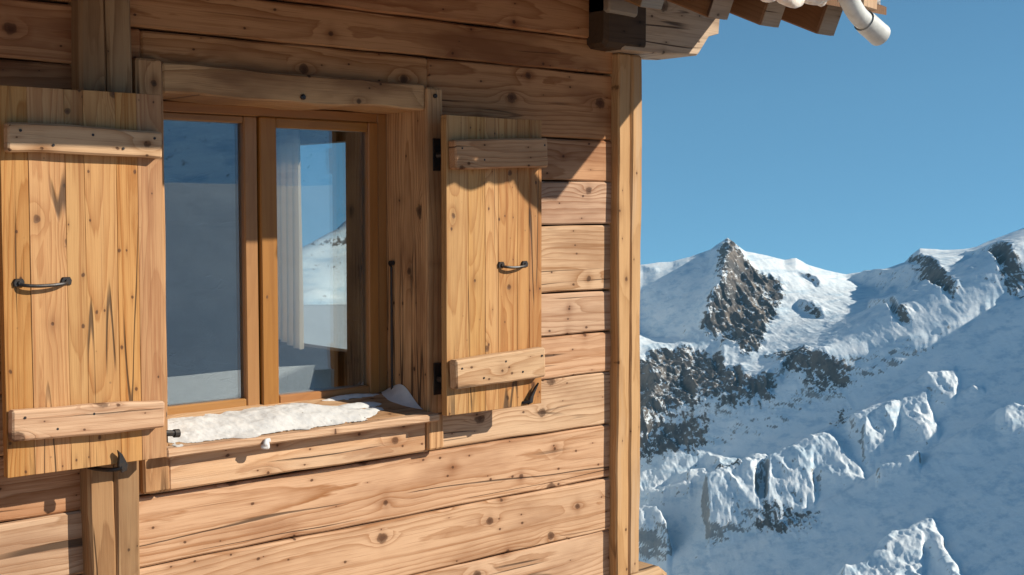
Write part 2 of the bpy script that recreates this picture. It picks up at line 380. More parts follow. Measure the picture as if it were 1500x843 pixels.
def terrain(dx=1.1,nrow=620,x0=900,x1=1640):
    X=np.arange(x0,x1,dx);s=np.linspace(0,1,nrow)[:,None]
    lb=1180-.555*(X-944);bt=652-.53*(X-944);rg=np.interp(X,RX,RY)
    rg=rg+1.6*fbm(X/14,X*0,5,4)
    t1=np.clip(s/.55,0,1);t2=np.clip((s-.55)/.45,0,1)
    Yr=np.where(s<.55,lb+(bt-lb)*t1,bt+(rg-bt)*t2)
    R=np.where(s<.55,3200+1800*t1,5000+1500*t2)
    R=R/(1+.1028*(X-750)/FP)   # rows run along the sun's azimuth
    XX=X+0*s;A=(XX-750)/FP*R
    Z0=-(Yr-HY)/FP*R
    # warped lookup for natural edges
    wxn=7*fbm(XX/26,Yr/20,11,5)*2;wyn=6*fbm(XX/22,Yr/22,12,5)*2
    def masks(Y):
        qx=XX+wxn;qy=Y+wyn
        lit=np.zeros(XX.shape,bool)
        for p in LIT: lit|=inpoly(qx,qy,p)
        for p in HOLE: lit&=~inpoly(qx,qy,p)
        B=np.interp(XX,[900,944,1000,1060,1110,1145,1165,1200,1250,1300,1345,1390,1430,1460,1500,1600],[660,645,617,597,580,560,525,512,528,520,508,485,455,438,420,370])
        up=qy<B
        sh=np.zeros(XX.shape,bool)
        for p in SHD: sh|=inpoly(qx,qy,p)
        lit=lit|(up&~sh)
        rk=np.zeros(XX.shape,bool)
        for p in ROCK: rk|=inpoly(qx,qy,p)
        return lit.astype(float),rk.astype(float),up
    Y=Yr.copy();Z=Z0
    mpp=R*dx/FP
    for it in range(14):
        lit,rk,up=masks(Y)
        l=blur(blur(lit,1.2,1),1.2,0)
        ub=blur(blur(up.astype(float),4,1),4,0);g_s=P['gs2']+(P['gs']-P['gs2'])*ub;g_l=P['gl2']+(P['gl']-P['gl2'])*ub
        g=g_s+(g_l-g_s)*l
        gx=g*mpp
        gy=np.zeros_like(gx);gy[:-1]=np.diff(Z0,axis=0)
        Zu=dct_poisson(gx,gy,Z0,1.,.5,3e-4);Zl=dct_poisson(gx,gy,Z0,1.,P['wy'],P['eps'])
        bl=np.clip((s-.5)/.14,0,1);bl=bl*bl*(3-2*bl);Z=Zl+(Zu-Zl)*bl
        Y=HY-FP*Z/R
    # relief noise
    rkb=blur(blur(rk,6,1),6,0)
    n1=fbm(A/260,R/420,21,6)*26
    n2=fbm(A/70+R/400,R/170,31,5,ridge=True)*1.0
    rough=.25+.35*blur(blur(lit*(~up),4,1),4,0)
    Z=Z+n1+n2*(13*rough+42*rkb)+fbm(A/34+R/300,R/110,41,4)*(8*rough+20*rkb)
    # the shoulder of the next ridge, right of the frame
    oc=np.clip((XX-1530)/50,0,1)*P['occ']*np.clip((.56-s)/.05,0,1)*np.clip(s/.05,0,1)
    Z=Z+oc
    lit,rk,up=masks(HY-FP*(Z-n1*.5)/R)
    lb2=blur(lit,1,0)>.5
    for q in range(2):
        w=Z-TAN*A;wn=w.copy();mar=np.zeros(len(R))
        je=int((1560-X[0])/dx);lf=lb2[:,:je][:,::-1];any_=lf.any(1);fi=je-1-np.argmax(lf,1)
        ii=np.arange(len(R));c0=np.interp(ii,ii[any_],w[ii,fi][any_]-2)
        c0=np.minimum(c0,np.percentile(w[:,:je],75,axis=1))
        cur=blur(c0[:,None],P['cb'],0)[:,0]
        out=np.clip((X-1512)/40,0,1)
        gro=(P['gro']*(1-np.clip((s[:,0]-.45)/.05,0,1))*(1,.35)[q]+.05)
        for j in range(len(X)-1,-1,-1):
            if j>=je:
                wn[:,j]=w[:,j]+(np.minimum(w[:,j],cur+1)-w[:,j]);continue
            li=lb2[:,j]
            mar=np.where(li,0,np.minimum(mar+1.2,14))
            t=np.where(li,np.maximum(w[:,j],cur+gro),np.minimum(w[:,j],cur-mar))
            wn[:,j]=t;cur=np.maximum(cur,t)
        C=blur(blur(wn-w,1.5,1),(9,3)[q],0)
        k=1-np.clip((s-.62)/.1,0,1)
        Z=Z+C*k
    # hold the skyline, then the fine broken relief
    Zt=-(rg-HY)/FP*R[-1]
    q=np.clip((s-.72)/.28,0,1)**2
    dz=blur((Zt-Z[-1])[None],5,1); Z=Z+dz*q+((Zt-Z[-1])[None]-dz)*q**6
    lb=blur(blur(lit,3,1),3,0)
    lw=blur(blur(lit*(~up),4,1),5,0)
    Z=Z+(fbm(A/75+R/260,R/130-A/400,71,5,ridge=True)-.15)*30*lw*np.clip(s/.05,0,1)
    Z=Z+(fbm(A/55+R/110,R/160,81,5,ridge=True)-.1)*26*rkb*(1-q)
    Z=Z+(fbm(A/22+R/200,R/75,61,4,ridge=True)-.2)*(2.6*lb+7*rkb+1.6)*(1-.8*q)
    return X,R,A,Z,rkb,lit
# ------------------------------------------------------------------ the chalet
from mathutils import Matrix
CH_LOC=(1.3,2.0,-2.3)
chalet=empty('chalet',CH_LOC)
tag(chalet,'weathered larch plank chalet with an open shuttered window and a corner post','chalet')
def part(mb,name,mat,parent=None,**k):
    p=parent or chalet
    o=mb.build(name,M[mat],p,**k)
    if p is chalet: o.matrix_parent_inverse=Matrix.Translation([-c for c in CH_LOC])
    return o
OUT=(0,-1,0)
def hb(mb,u0,u1,z0,z1,nf,T,**k): mb.board((u0,-nf+T,z0),X_,Z_,u1-u0,z1-z0,T,ec=OUT,**k)
def vb(mb,u0,u1,z0,z1,nf,T,**k): mb.board((u0,-nf+T,z0),Z_,X_,z1-z0,u1-u0,T,ec=OUT,**k)

# plank wall: right of the wall post, then left of it, round the window hole
HU0,HU1,HZ0,HZ1=1.70,2.745,-.80,.40
wall=MB(); G=.0025
def row(u0,u1,z0,z1,tone,nf):
    k=dict(tone=tone,ch=.0055,wob=.0016,seg=.06)
    if z0<HZ1 and z1>HZ0 and u0<HU0 and u1>HU1:
        hb(wall,u0,HU0,z0+G,z1-G,nf,.04,**k); hb(wall,HU1,u1,z0+G,z1-G,nf,.04,**k)
        if z0<HZ0-.01: hb(wall,HU0+.001,HU1-.001,z0+G,HZ0-.004,nf,.04,**k)
        if z1>HZ1+.01: hb(wall,HU0+.001,HU1-.001,HZ1+.004,z1-G,nf,.04,**k)
    else: hb(wall,u0,u1,z0+G,z1-G,nf,.04,**k)
zr=[1.02,.835,.649,.521,.269,.108,-.057,-.311,-.472,-.633,-.838,-1.049,-1.259,-1.45,-1.65,-1.86,-2.07,-2.3]
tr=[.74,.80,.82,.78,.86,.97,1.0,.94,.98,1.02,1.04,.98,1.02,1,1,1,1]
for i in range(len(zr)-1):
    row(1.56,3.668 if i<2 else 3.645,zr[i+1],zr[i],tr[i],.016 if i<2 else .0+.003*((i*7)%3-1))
zl=[1.0,.79,.572,.406,.23,.06,-.13,-.31,-.50,-.67,-.851,-1.035,-1.24,-1.45,-1.66,-1.9,-2.3]
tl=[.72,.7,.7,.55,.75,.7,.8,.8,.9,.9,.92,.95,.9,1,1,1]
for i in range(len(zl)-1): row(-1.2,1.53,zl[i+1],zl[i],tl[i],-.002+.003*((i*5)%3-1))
# dark board layer behind the planks
for a,b,c,d in ((-1.2,HU0,-2.3,1.0),(HU1,3.645,-2.3,1.0),(HU0,HU1,-2.3,HZ0),(HU0,HU1,HZ1,1.0)):
    hb(wall,a,b,c,d,-.044,.03,tone=.25,wob=0.,seg=1.)
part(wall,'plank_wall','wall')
wp=MB()
vb(wp,1.494,1.5715,-2.3,1.0,.055,.09,ch=.009,wob=.0015,tone=1.); vb(wp,1.5722,1.645,-2.3,1.0,.056,.09,ch=.008,wob=.0015,tone=.98)
part(wp,'wall_post','post')
cp=MB()
vb(cp,3.639,3.7078,-1.45,.602,.041,.19,ch=.006,wob=.0018,tone=1.02); vb(cp,3.7082,3.774,-1.45,.602,.042,.19,ch=.009,wob=.0018,tone=1.0)
part(cp,'corner_post','corner')
bb=MB(); bb.board((1.0,.14,-1.66),X_,Z_,2.965,.205,.20,ec=OUT,ch=.05,wob=.004,tone=1.)
part(bb,'sill_beam','corner')
# corbel under the eave at the corner
cb=MB()
cb.plate([(3.60,.605),(3.80,.606),(4.03,.618),(4.045,.63),(4.105,.70),(4.165,.716),(4.172,.79),(4.12,.86),(3.60,.86)],-.12,.10,ch=.008)
part(cb,'corbel_beam','corbel')
ck=MB(); hb(ck,3.50,3.735,.612,.86,.108,.16,ch=.02,wob=.004)  # near-black block painted in for the deep-shaded hollow beside the corbel
part(ck,'shade_block','near_black')
pk=MB(); hb(pk,3.50,3.66,.735,.86,.125,.14,ch=.01,wob=.003)
part(pk,'bracket_cap','grey')
AL=math.atan(.424)
ca,sa=math.cos(AL),math.sin(AL)
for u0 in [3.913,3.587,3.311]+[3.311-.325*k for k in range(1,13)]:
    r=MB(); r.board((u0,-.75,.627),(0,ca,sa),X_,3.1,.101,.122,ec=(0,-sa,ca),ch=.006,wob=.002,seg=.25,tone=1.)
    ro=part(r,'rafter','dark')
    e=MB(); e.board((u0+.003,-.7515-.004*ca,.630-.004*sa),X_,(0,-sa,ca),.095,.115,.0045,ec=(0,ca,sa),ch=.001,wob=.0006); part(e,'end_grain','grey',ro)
# roof boarding: the far verge is skewed, unseen, to shape its wall shadow
def zs(n): return .757+(.75-n)*.424
def slab(n0,n1,ul,ur0,ur1,dz0,dz1,f=zs):
    v=[]
    for n,ur in ((n0,ur0),(n1,ur1)):
        for dz in (dz0,dz1): v+=[(ul,-n,f(n)+dz),(ur,-n,f(n)+dz)]
    return v,[(0,1,3,2),(4,6,7,5),(0,4,5,1),(2,3,7,6),(0,2,6,4),(1,5,7,3)]
VE=.336
rb=MB(); v,f=slab(.88,-2.0,-3.,4.153,4.153+VE*2.88,.001,.03); rb.add(v,f,[(p[1]*1.,p[0],p[2]) for p in v],(.9,.4,.6))
v2=[(x,y if y<1.9 else y,z) for x,y,z in v]
# the other pitch
zr_=zs(-2.0)
def zb(n): return zr_-(-2.0-n)*.424
v,f=slab(-2.001,-4.9,-3.,5.12,4.4,.001,.03,zb); rb.add(v,f,[(p[1]*1.,p[0],p[2]) for p in v],(.9,.4,.6))
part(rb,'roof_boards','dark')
fb=MB(); fb.plate([(3.968,.712),(4.052,.706),(4.06,.90),(3.972,.90)],.884,.906,ch=.004,along=1)
part(fb,'fascia_end','batten')
gp=MB(); path=[(3.60,1.02),(3.70,.90),(3.765,.79),(3.808,.722),(3.862,.672),(3.925,.642)]
def sm(P,n=5):
    o=[]
    for i in range(len(P)-1):
        p0=P[max(i-1,0)];p1=P[i];p2=P[i+1];p3=P[min(i+2,len(P)-1)]
        for k in range(n):
            t=k/n; o.append(tuple(.5*((2*p1[j])+(-p0[j]+p2[j])*t+(2*p0[j]-5*p1[j]+4*p2[j]-p3[j])*t*t+(-p0[j]+3*p1[j]-3*p2[j]+p3[j])*t**3) for j in range(len(p1))))
    return o+[P[-1]]
gp.tube([(a,-.95,b) for a,b in sm(path)],.033,20)
spout=part(gp,'gutter_pipe','zinc',smooth=True)
co=MB(); c_=[(3.905,.652),(3.925,.643),(3.985,.619),(4.005,.611)]
co.tube([(a,-.95,b) for a,b in c_],[.039,.040,.040,.041],20,cap=False); co.tube([(a,-.95,b) for a,b in c_[::-1]],[.037,.037,.037,.037],20,cap=False)
part(co,'pipe_collar','zinc',spout,smooth=True)
# rooms behind the wall
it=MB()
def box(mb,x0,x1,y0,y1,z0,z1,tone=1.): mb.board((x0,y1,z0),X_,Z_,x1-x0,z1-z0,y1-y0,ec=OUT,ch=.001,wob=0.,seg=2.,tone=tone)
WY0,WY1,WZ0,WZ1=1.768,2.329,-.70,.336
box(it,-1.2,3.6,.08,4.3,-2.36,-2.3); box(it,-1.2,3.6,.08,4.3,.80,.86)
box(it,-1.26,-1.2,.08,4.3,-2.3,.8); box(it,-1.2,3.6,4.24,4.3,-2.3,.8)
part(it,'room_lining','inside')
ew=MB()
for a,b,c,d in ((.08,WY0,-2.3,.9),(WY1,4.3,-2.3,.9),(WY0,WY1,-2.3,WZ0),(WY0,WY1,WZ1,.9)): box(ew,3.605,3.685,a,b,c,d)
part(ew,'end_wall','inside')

# unseen timber deck, added to cut snow bounce and warm the wall's shade
dk=MB(); x=-7.
while x<4.2:
    dk.board((x,-.12,-2.33),(0,-1,0),X_,6.4,.139,.035,ec=Z_,ch=.004,seg=1.5,tone=.9); x+=.145
part(dk,'bounce_deck','deck')
# ------------------------------------------------------------------ the window
NF=-.183
w=MB()
for a,b in ((1.745,1.784),(2.661,2.70)): vb(w,a,b,-.66,.336,NF,.07,ch=.003,wob=.0003,seg=.3)
hb(w,1.784,2.661,.303,.336,NF,.07,ch=.003,wob=.0003,seg=.3); hb(w,1.784,2.661,-.66,-.647,NF+.004,.07,ch=.003,wob=.0003,seg=.3)
win=part(w,'window','frame')
def sash(u0,u1,gl,gr,gt,gb,nf):
    s=MB(); T=.052; k=dict(ch=.004,wob=.0003,seg=.3)
    zt,zb_=.3025,-.6465
    vb(s,u0,gl,zb_,zt,nf,T,**k); vb(s,gr,u1,zb_,zt,nf,T,**k)
    hb(s,gl+.0005,gr-.0005,gt,zt,nf-.001,T,**k); hb(s,gl+.0005,gr-.0005,zb_,gb,nf-.001,T,**k)
    so=part(s,'sash','frame',win)
    return so
sash(1.786,2.1865,1.828,2.137,.279,-.614,NF-.004)
sash(2.1905,2.660,2.253,2.618,.270,-.614,NF+.006)
sl=MB()
for gl,gr,gt,gb,nf in ((1.828,2.137,.279,-.614,NF-.004),(2.253,2.618,.270,-.614,NF+.006)):
    n=nf-.040
    for a,b,c,d in ((gl,gl+.007,gb,gt),(gr-.007,gr,gb,gt)): vb(sl,a,b,c,d,n,.008,ch=.0004,wob=0,seg=3)
    p=MB(); p.plate([(gl-.005,gb-.005),(gr+.005,gb-.005),(gr+.005,gt+.005),(gl-.005,gt+.005)],nf-.032,nf-.022)
    part(p,'pane','glass',win)
part(sl,'spacer_bar','spacer',win)
jb=MB(); vb(jb,1.663,1.7445,-.822,.432,.045,.27,ch=.006,wob=.0015,tone=.92); part(jb,'jamb_board','trim',win)
jb=MB(); jb.board((2.7005,-.046,-.822),Z_,Y_,1.235,.27,.072,ec=X_,ch=.006,wob=.0012,tone=1.); part(jb,'jamb_board','trim',win)
hd=MB(); hd.board((1.7455,.20,.334),X_,Z_,.954,.090,.24,ec=OUT,ch=.006,wob=.001,wave=.0035,wavef=6.,tone=1.); part(hd,'head_board','trim',win)
ap=MB(); hb(ap,1.7455,2.6995,-.826,-.712,.037,.06,ch=.006,wob=.0012,wave=.001,tone=1.2); part(ap,'apron_board','batten',win)
# sloping sill with a nose overhanging the apron
SL=[(-.20,-.636),(.045,-.688),(.092,-.690)]
def zsill(n): return np.interp(n,[p[0] for p in SL],[p[1] for p in SL])
si=MB()
a=math.atan2(.052,.245); si.board((1.7465,.20,-.636-.026),X_,(0,-math.cos(a),-math.sin(a)),.952,.2505,.026,ec=(0,-math.sin(a),math.cos(a)),ch=.003,wob=.0008,tone=1.)
si.board((1.712,-.046,-.716),X_,(0,-1,0),1.002,.047,.026,ec=Z_,ch=.005,wob=.0014,wave=.0015,tone=1.12)
part(si,'sill','batten',win)
rd=MB(); yb=.146; ru=2.700
rd.tube([(ru-.010,yb,-.655),(ru-.010,yb,-.20),(ru-.012,yb+.004,-.192),(ru-.014,yb-.012,-.186)],.0045,8)
rd.tube([(ru-.001,yb,-.185),(ru-.016,yb,-.185)],.009,10)
part(rd,'stay_rod','iron',win)
for x,n,z,r in ((2.215,.041,.352,.009),(2.735,.046,.385,.0075)):
    nl=MB(); nl.tube([(x,-n+.01,z),(x,-n-.006,z),(x,-n-.009,z)],[r,r,r*.6],10)
    part(nl,'bolt_head','iron',win)
bt=MB(); bt.tube([(1.70,-.06,-.645),(1.758,-.06,-.652)],.009,10); bt.tube([(1.752,-.06,-.652),(1.768,-.06,-.653)],.0125,10); part(bt,'sill_bolt','iron',win)
dc=MB(); hb(dc,2.178,2.262,-.668,-.655,NF+.035,.03,ch=.003,wob=.001); part(dc,'drip_block','near_black',win)

# ------------------------------------------------------------------ shutters
def shutter(u0,u1,z0,z1,widths,battens,hand,dog,hinge_u,lab):
    nf,T=.140,.028
    s=MB(); x=u0; tot=sum(widths)
    for i,wd in enumerate(widths):
        e=x+wd/tot*(u1-u0)
        vb(s,x+.0002,e-.0002,z0+RNG.random()*.0015,z1-RNG.random()*.0015,nf+(RNG.random()-.5)*.0014,T,ch=.0011,wob=.0004,seg=.12,tone=.93+.12*RNG.random()); x=e
    so=part(s,'shutter','shutter'); so['label']=lab
    for (a,b,zA,zB,th,tone) in battens:
        m=MB(); L=b-a; sl=(zB[0]-zA[0])/L; q=math.hypot(1,sl)
        m.board((a,-nf-.001,zA[0]),(1/q,0,sl/q),(-sl/q,0,1/q),L*q,(zA[1]-zA[0]),th,ec=OUT,ch=.0055,wob=.0013,wave=.0013,wavef=8.,seg=.02,tone=tone,bow=.001)
        part(m,'batten','batten',so)
        for q_ in (.07,.29,.52,.74,.94):
            for e_ in (.3,.72):
                sx=a+L*(q_+(RNG.random()-.5)*.03); sz=zA[0]+sl*(sx-a)+(zA[1]-zA[0])*(e_+(RNG.random()-.5)*.08)
                if (q_*100+e_*10)%3<1.4: continue
                n_=MB(); n_.tube([(sx,-nf-th+.002,sz),(sx,-nf-th-.0028,sz)],[.0042,.0036],8); part(n_,'screw_head','iron',so)
    a,b,z=hand; h=MB()
    for e in (a+.012,b-.012):
        h.plate([(e-.013,z-.010),(e+.013,z-.010),(e+.015,z+.002),(e+.010,z+.011),(e-.010,z+.011),(e-.015,z+.002)],nf-.001,nf+.006,ch=.002)
        h.tube([(e,-nf-.004,z),(e,-nf-.011,z)],[.006,.004],8)
    h.tube([(x_,-nf-d,zz) for x_,d,zz in sm([(a+.012,.006,z-.004),(a+.026,.017,z-.007),(a+.05,.022,z-.009),((a+b)/2,.023,z-.009),(b-.05,.022,z-.008),(b-.026,.017,z-.006),(b-.012,.006,z-.004)],4)],.0048,8)
    part(h,'handle','iron',so,smooth=False)
    h=MB(); a,b,z,d=dog
    h.tube([(x_,-n_,zz) for x_,n_,zz in sm([(a,.0,z-.012),(a+.01,.08,z-.012),(a+.03,.135,z-.010),(a+.052*1.,.158,z-.004)],4)],[.0065]*13,8)
    c=a+.056
    h.plate([(c-.016,z+.047),(c-.003,z+.035),(c+.013,z+.004),(c+.010,z-.014),(c-.006,z-.018),(c-.016,z+.002),(c-.013,z+.032)] if d<0 else [(c-.012,z-.016),(c+.006,z-.012),(c+.014,z+.012),(c+.038,z+.058),(c+.020,z+.042),(c-.004,z+.012)],.150,.159,ch=.003)
    part(h,'shutter_dog','iron',so)
    for hz in (z1-.13,z0+.115):
        h=MB()
        h.plate([(hinge_u-.017,hz-.055),(hinge_u+.013,hz-.055),(hinge_u+.013,hz+.055),(hinge_u-.017,hz+.055)],.044,.052,ch=.002)
        h.tube([(hinge_u+.014,-.075,hz-.034),(hinge_u+.014,-.075,hz+.034)],.015,12)
        h.tube([(hinge_u,-.05,hz),(hinge_u+.012,-.075,hz),(hinge_u+.035,-.105,hz)],.012,8)
        part(h,'hinge','iron',so)
    return so
shutter(1.238,1.689,-.702,.322,[.072,.098,.052,.09,.062,.074],
  [(1.246,1.673,(.150,.226),(.143,.235),.034,1.0),(1.240,1.667,(-.600,-.520),(-.612,-.524),.034,1.12)],(1.266,1.417,-.190),(1.495,1.56,-.708,-1),1.668,'left shutter with a pale lower batten, partly cut off by the picture edge')
shutter(2.708,3.142,-.693,.317,[.095,.075,.06,.088,.055,.06],
  [(2.719,3.139,(.134,.234),(.152,.228),.038,.82),(2.719,3.127,(-.602,-.500),(-.590,-.512),.040,1.08)],(2.937,3.071,-.190),(3.02,3.09,-.672,1),2.742,'right shutter with a knotted lower batten, open against the wall')

# ------------------------------------------------------------------ snow on the sill, lumps of ice, curtain
def sill_snow():
    nu,nn=260,70
    U=np.linspace(1.749,2.697,nu);N=np.linspace(-.176,.087,nn)
    UU,NN=np.meshgrid(U,N,indexing='ij')
    nz=fbm(UU*9,NN*9,77,5); nz2=fbm(UU*40,NN*40,78,4)
    # deep drift left of and under the mullion, thinning towards the right front edge
    front=np.interp(UU,[1.74,1.9,2.1,2.3,2.42,2.52,2.6,2.7],[.074,.075,.072,.070,.055,.010,-.05,-.09])
    back=np.interp(UU,[1.74,1.80,1.95,2.1,2.2,2.3,2.38,2.5,2.7],[-.10,-.145,-.155,-.16,-.172,-.165,-.11,-.045,-.03])
    d=np.minimum((front-NN)/.085,(NN-back)/.06)
    h=.013*np.clip(d,-1,1)+np.exp(-((UU-2.27)/.13)**2-((NN+.05)/.08)**2)*.011
    h+=nz*.020+nz2*.003+fbm(UU*110,NN*110,79,2)*.0012
    # icy crusts by the right stile and a wedge drifted against the jamb
    h2=.012*np.clip(1-((UU-2.52)/.13)**2-((NN+.158)/.020)**2,-1,1)+nz*.012+nz2*.004
    h3=.011*np.clip(1-((UU-2.50)/.10)**2-((NN+.075)/.026)**2,-1,1)+nz*.016+nz2*.004
    h4=.062*np.exp(-(2.70-UU)/.026)*np.exp(-((NN+.095)/.075)**2)-.004+nz*.006
    h=np.maximum(np.maximum(h,h2),np.maximum(h3,h4))-.002
    m=MB(); idx={}
    Zb=zsill(N)[None]+0*UU
    vs=[];fs=[]
    keep=h>-.0012
    for i in range(nu-1):
        for j in range(nn-1):
            q=[(i,j),(i+1,j),(i+1,j+1),(i,j+1)]
            if sum(keep[a] for a in q)<3: continue
            f=[]
            for a in q:
                if a not in idx: idx[a]=len(vs); vs.append((UU[a],-NN[a],Zb[a]+.0012+max(h[a],-.001)))
                f.append(idx[a])
            fs.append(f)
    m.add(vs,fs); o=m.build('sill_snow',M['snow'],None,smooth=True)
    tag(o,'wind-packed snow with dark specks lying on the window sill','snow',None,'stuff')
sill_snow()
def roof_snow():
    nu,nn=90,26; m=MB(); vs=[];fs=[]
    for lay in (0,1):
        for j in range(nn+1):
            n=.87-2.87*j/nn
            for i in range(nu+1):
                t=i/nu; ur=4.145+VE*(.88-n)-.02; u=-3+(ur+3)*t
                e=min(1,min(j/3,(nu-i)/3)) ; th=.05+.17*math.sqrt(max(e,0))
                z=zs(n)+.032+(th+.03*math.sin(u*3+n*2)+.02*math.sin(u*7.3) if lay else 0)
                vs.append((u,-n,z))
    W=nu+1; K=W*(nn+1)
    for lay in (0,1):
        for j in range(nn):
            for i in range(nu): a=lay*K+j*W+i; fs.append((a,a+1,a+W+1,a+W))
    for i in range(nu): fs.append((i,i+1,K+i+1,K+i)); a=nn*W+i; fs.append((a,a+1,K+a+1,K+a))
    for j in range(nn):
        a=j*W; fs.append((a,a+W,K+a+W,K+a)); a=j*W+nu; fs.append((a,a+W,K+a+W,K+a))
    m.add(vs,fs); o=m.build('roof_snow',M['roofsnow'],None,smooth=True)
    tag(o,'thick snow cover lying on the chalet roof','snow',None,'stuff')
roof_snow()
lumps=[('small frozen lump peeping under the eave just right of the corbel end',3.30,.700,.036,(1.2,.8,.8)),
 ('middle frozen lump on the eave above the second rafter end',3.42,.703,.036,(1.1,.8,.9)),
 ('broad frozen lump with a bright tip, hanging between the two rafter ends',3.535,.712,.050,(1.15,.8,.85)),
 ('knobbly frozen lump on the eave beside the gutter pipe',3.66,.718,.050,(1.25,.8,.7))]
for k,(lb,u,z,r,sq) in enumerate(lumps):
    m=MB(); m.lump((u,-.915,z),r,31+k,sq,3,.35); m.lump((u+r*.9,-.915,z-r*.25),r*.45,61+k,(1,.9,.9),2,.4)
    o=m.build('snow_lump',M['ice'],None,smooth=True,loc=(u,-.915,z)); tag(o,lb,'snow lump','frozen snow lumps along the eave')
CHX=2.035
m=MB(); m.lump((CHX,-.096,-.714),.012,91,(1.,.7,1.1),3,.5); m.lump((CHX+.010,-.095,-.704),.009,92,(1.,.7,1.),2,.5)
o=m.build('ice_chunk',M['snow'],None,smooth=True,loc=(CHX,-.096,-.715)); tag(o,'white chunk of ice stuck to the nose of the window sill','ice chunk')
def curtain():
    m=MB(); n=46; vs=[];fs=[]
    y0,y1=WY1+.06,2.102
    for k in range(25):
        z=.44-1.13*k/24
        for i in range(n+1):
            t=i/n; y=y0+(y1-y0)*t
            vs.append((3.565+.022*math.sin(t*30+.4*math.sin(z*3))*(.6+.4*k/24),y,z+(.0 if k<24 else .02*math.cos(t*3.1))))
    for k in range(24):
        for i in range(n): a=k*(n+1)+i; fs.append((a,a+1,a+n+2,a+n+1))
    m.add(vs,fs); o=m.build('curtain',M['curtain'],None,smooth=True)
    tag(o,'thin pale curtain drawn aside at the far window, seen through the right pane','curtain')
curtain()
BSL=.64
HAZE=1.4e-5
# ------------------------------------------------------------------ mountains, snow ground
TH=math.radians(48.4817); CAM=np.array((0.,-3.53,0.))
def toworld(a,r): return a*math.sin(TH)+r*math.cos(TH), CAM[1]-a*math.cos(TH)+r*math.sin(TH)
def mtn_mat():
    t=NT('alpine_snow_and_rock'); g=t.n('ShaderNodeNewGeometry'); tc=t.n('ShaderNodeTexCoord')
    P=V(t,tc.outputs['Object']); _,_,nz=t.sep(V(t,g.outputs['True Normal'])); rk=t.attrf('rock')
    a=t.noise(P,.05,7.,.66); b=t.noise(P,.009,5.,.6)
    px,py,pz=t.sep(P)
    st=t.noise(t.vec(px*.05,py*.05,pz*.012),1.,5.,.65)
    dg=t.noise(t.vec((px+py)*.010+pz*.012,(px-py)*.03,pz*.035),1.,7.,.7)
    rock=t.ss(rk*.85+(a-.5)*1.3+(dg-.5)*3.0+(.70-nz)*1.6,.36,.50)*t.ss(rk+(dg-.5)*.5,.06,.26)
    # bare rock ribs and crevasse grit scattered over steep snow
    thin=t.ss((a-.5)*1.2+(st-.5)*1.6+(.74-nz)*1.6,.36,.56)*.75
    rc=t.mix(t.ss(b,.35,.65),(.088,.085,.084),(.19,.162,.138)); rc=t.mix(t.ss(dg,.5,.7)*.7,rc,(.045,.047,.052))
    sn=t.mix(t.ss(b,.35,.7),(.74,.82,.87),(.84,.88,.90))
    ic=t.noise(t.vec(px*.006+py*.003,py*.012,pz*.035),1.,6.,.68)
    sn=t.mix(t.ss(ic,.46,.66)*.7,sn,(.42,.58,.70))
    col=t.mix((rock+thin*(1.-rock)).clamp(),sn,rc)
    h=a*6.+t.noise(P,.12,5.,.65)*3.5
    t.bsdf(col,.85,t.bump(h,.5,.6),0.,.15); return t.m
M['mtn']=mtn_mat()
def gridmesh(name,Xw,Yw,Zw,mat,rock=None,closed=False):
    H,W=Zw.shape
    co=np.stack([Xw,Yw,Zw],-1).reshape(-1,3).astype(np.float32)
    i=np.arange(H-1)[:,None];j=np.arange(W if closed else W-1)[None]
    j2=(j+1)%W
    q=np.stack([i*W+j,i*W+j2,(i+1)*W+j2,(i+1)*W+j],-1).reshape(-1,4)
    me=bpy.data.meshes.new(name); n=len(q)
    me.vertices.add(len(co)); me.vertices.foreach_set('co',co.ravel())
    me.loops.add(n*4); me.loops.foreach_set('vertex_index',q.ravel().astype(np.int32))
    me.polygons.add(n); me.polygons.foreach_set('loop_start',np.arange(0,n*4,4,dtype=np.int32))
    try: me.polygons.foreach_set('loop_total',np.full(n,4,np.int32))
    except Exception: pass
    me.polygons.foreach_set('use_smooth',np.ones(n,bool)); me.update(calc_edges=True)
    if rock is not None:
        a=me.attributes.new('rock','FLOAT','POINT'); a.data.foreach_set('value',rock.astype(np.float32).ravel())
    me.materials.append(mat); o=bpy.data.objects.new(name,me); COL.objects.link(o); return o
X,R,A,Z,rk,lit=terrain()
# break the steep faces sideways so that they do not read as curtains
sl=np.abs(np.gradient(Z,axis=0)/np.maximum(np.gradient(R,axis=0),1e-3))
A=A+fbm(A/45,Z/22,55,4)*16*np.clip(sl-.7,0,1); R=R+fbm(A/60+9,Z/30,56,4)*24*np.clip(sl-.7,0,1)
k=np.linspace(0,1,14)[1:,None]
Rb=R[-1:]+1300*k; Ab=A[-1:]*Rb/R[-1:]; Zb=Z[-1:]-900*k**1.3+0*Rb
Zlow=Z[0].copy()
mx,my=toworld(np.vstack([A,Ab]),np.vstack([R,Rb])); mz=np.vstack([Z,Zb])
tag(gridmesh('mountains',mx,my,mz,M['mtn'],np.vstack([rk,np.repeat(rk[-1:],13,0)])),kind='structure')
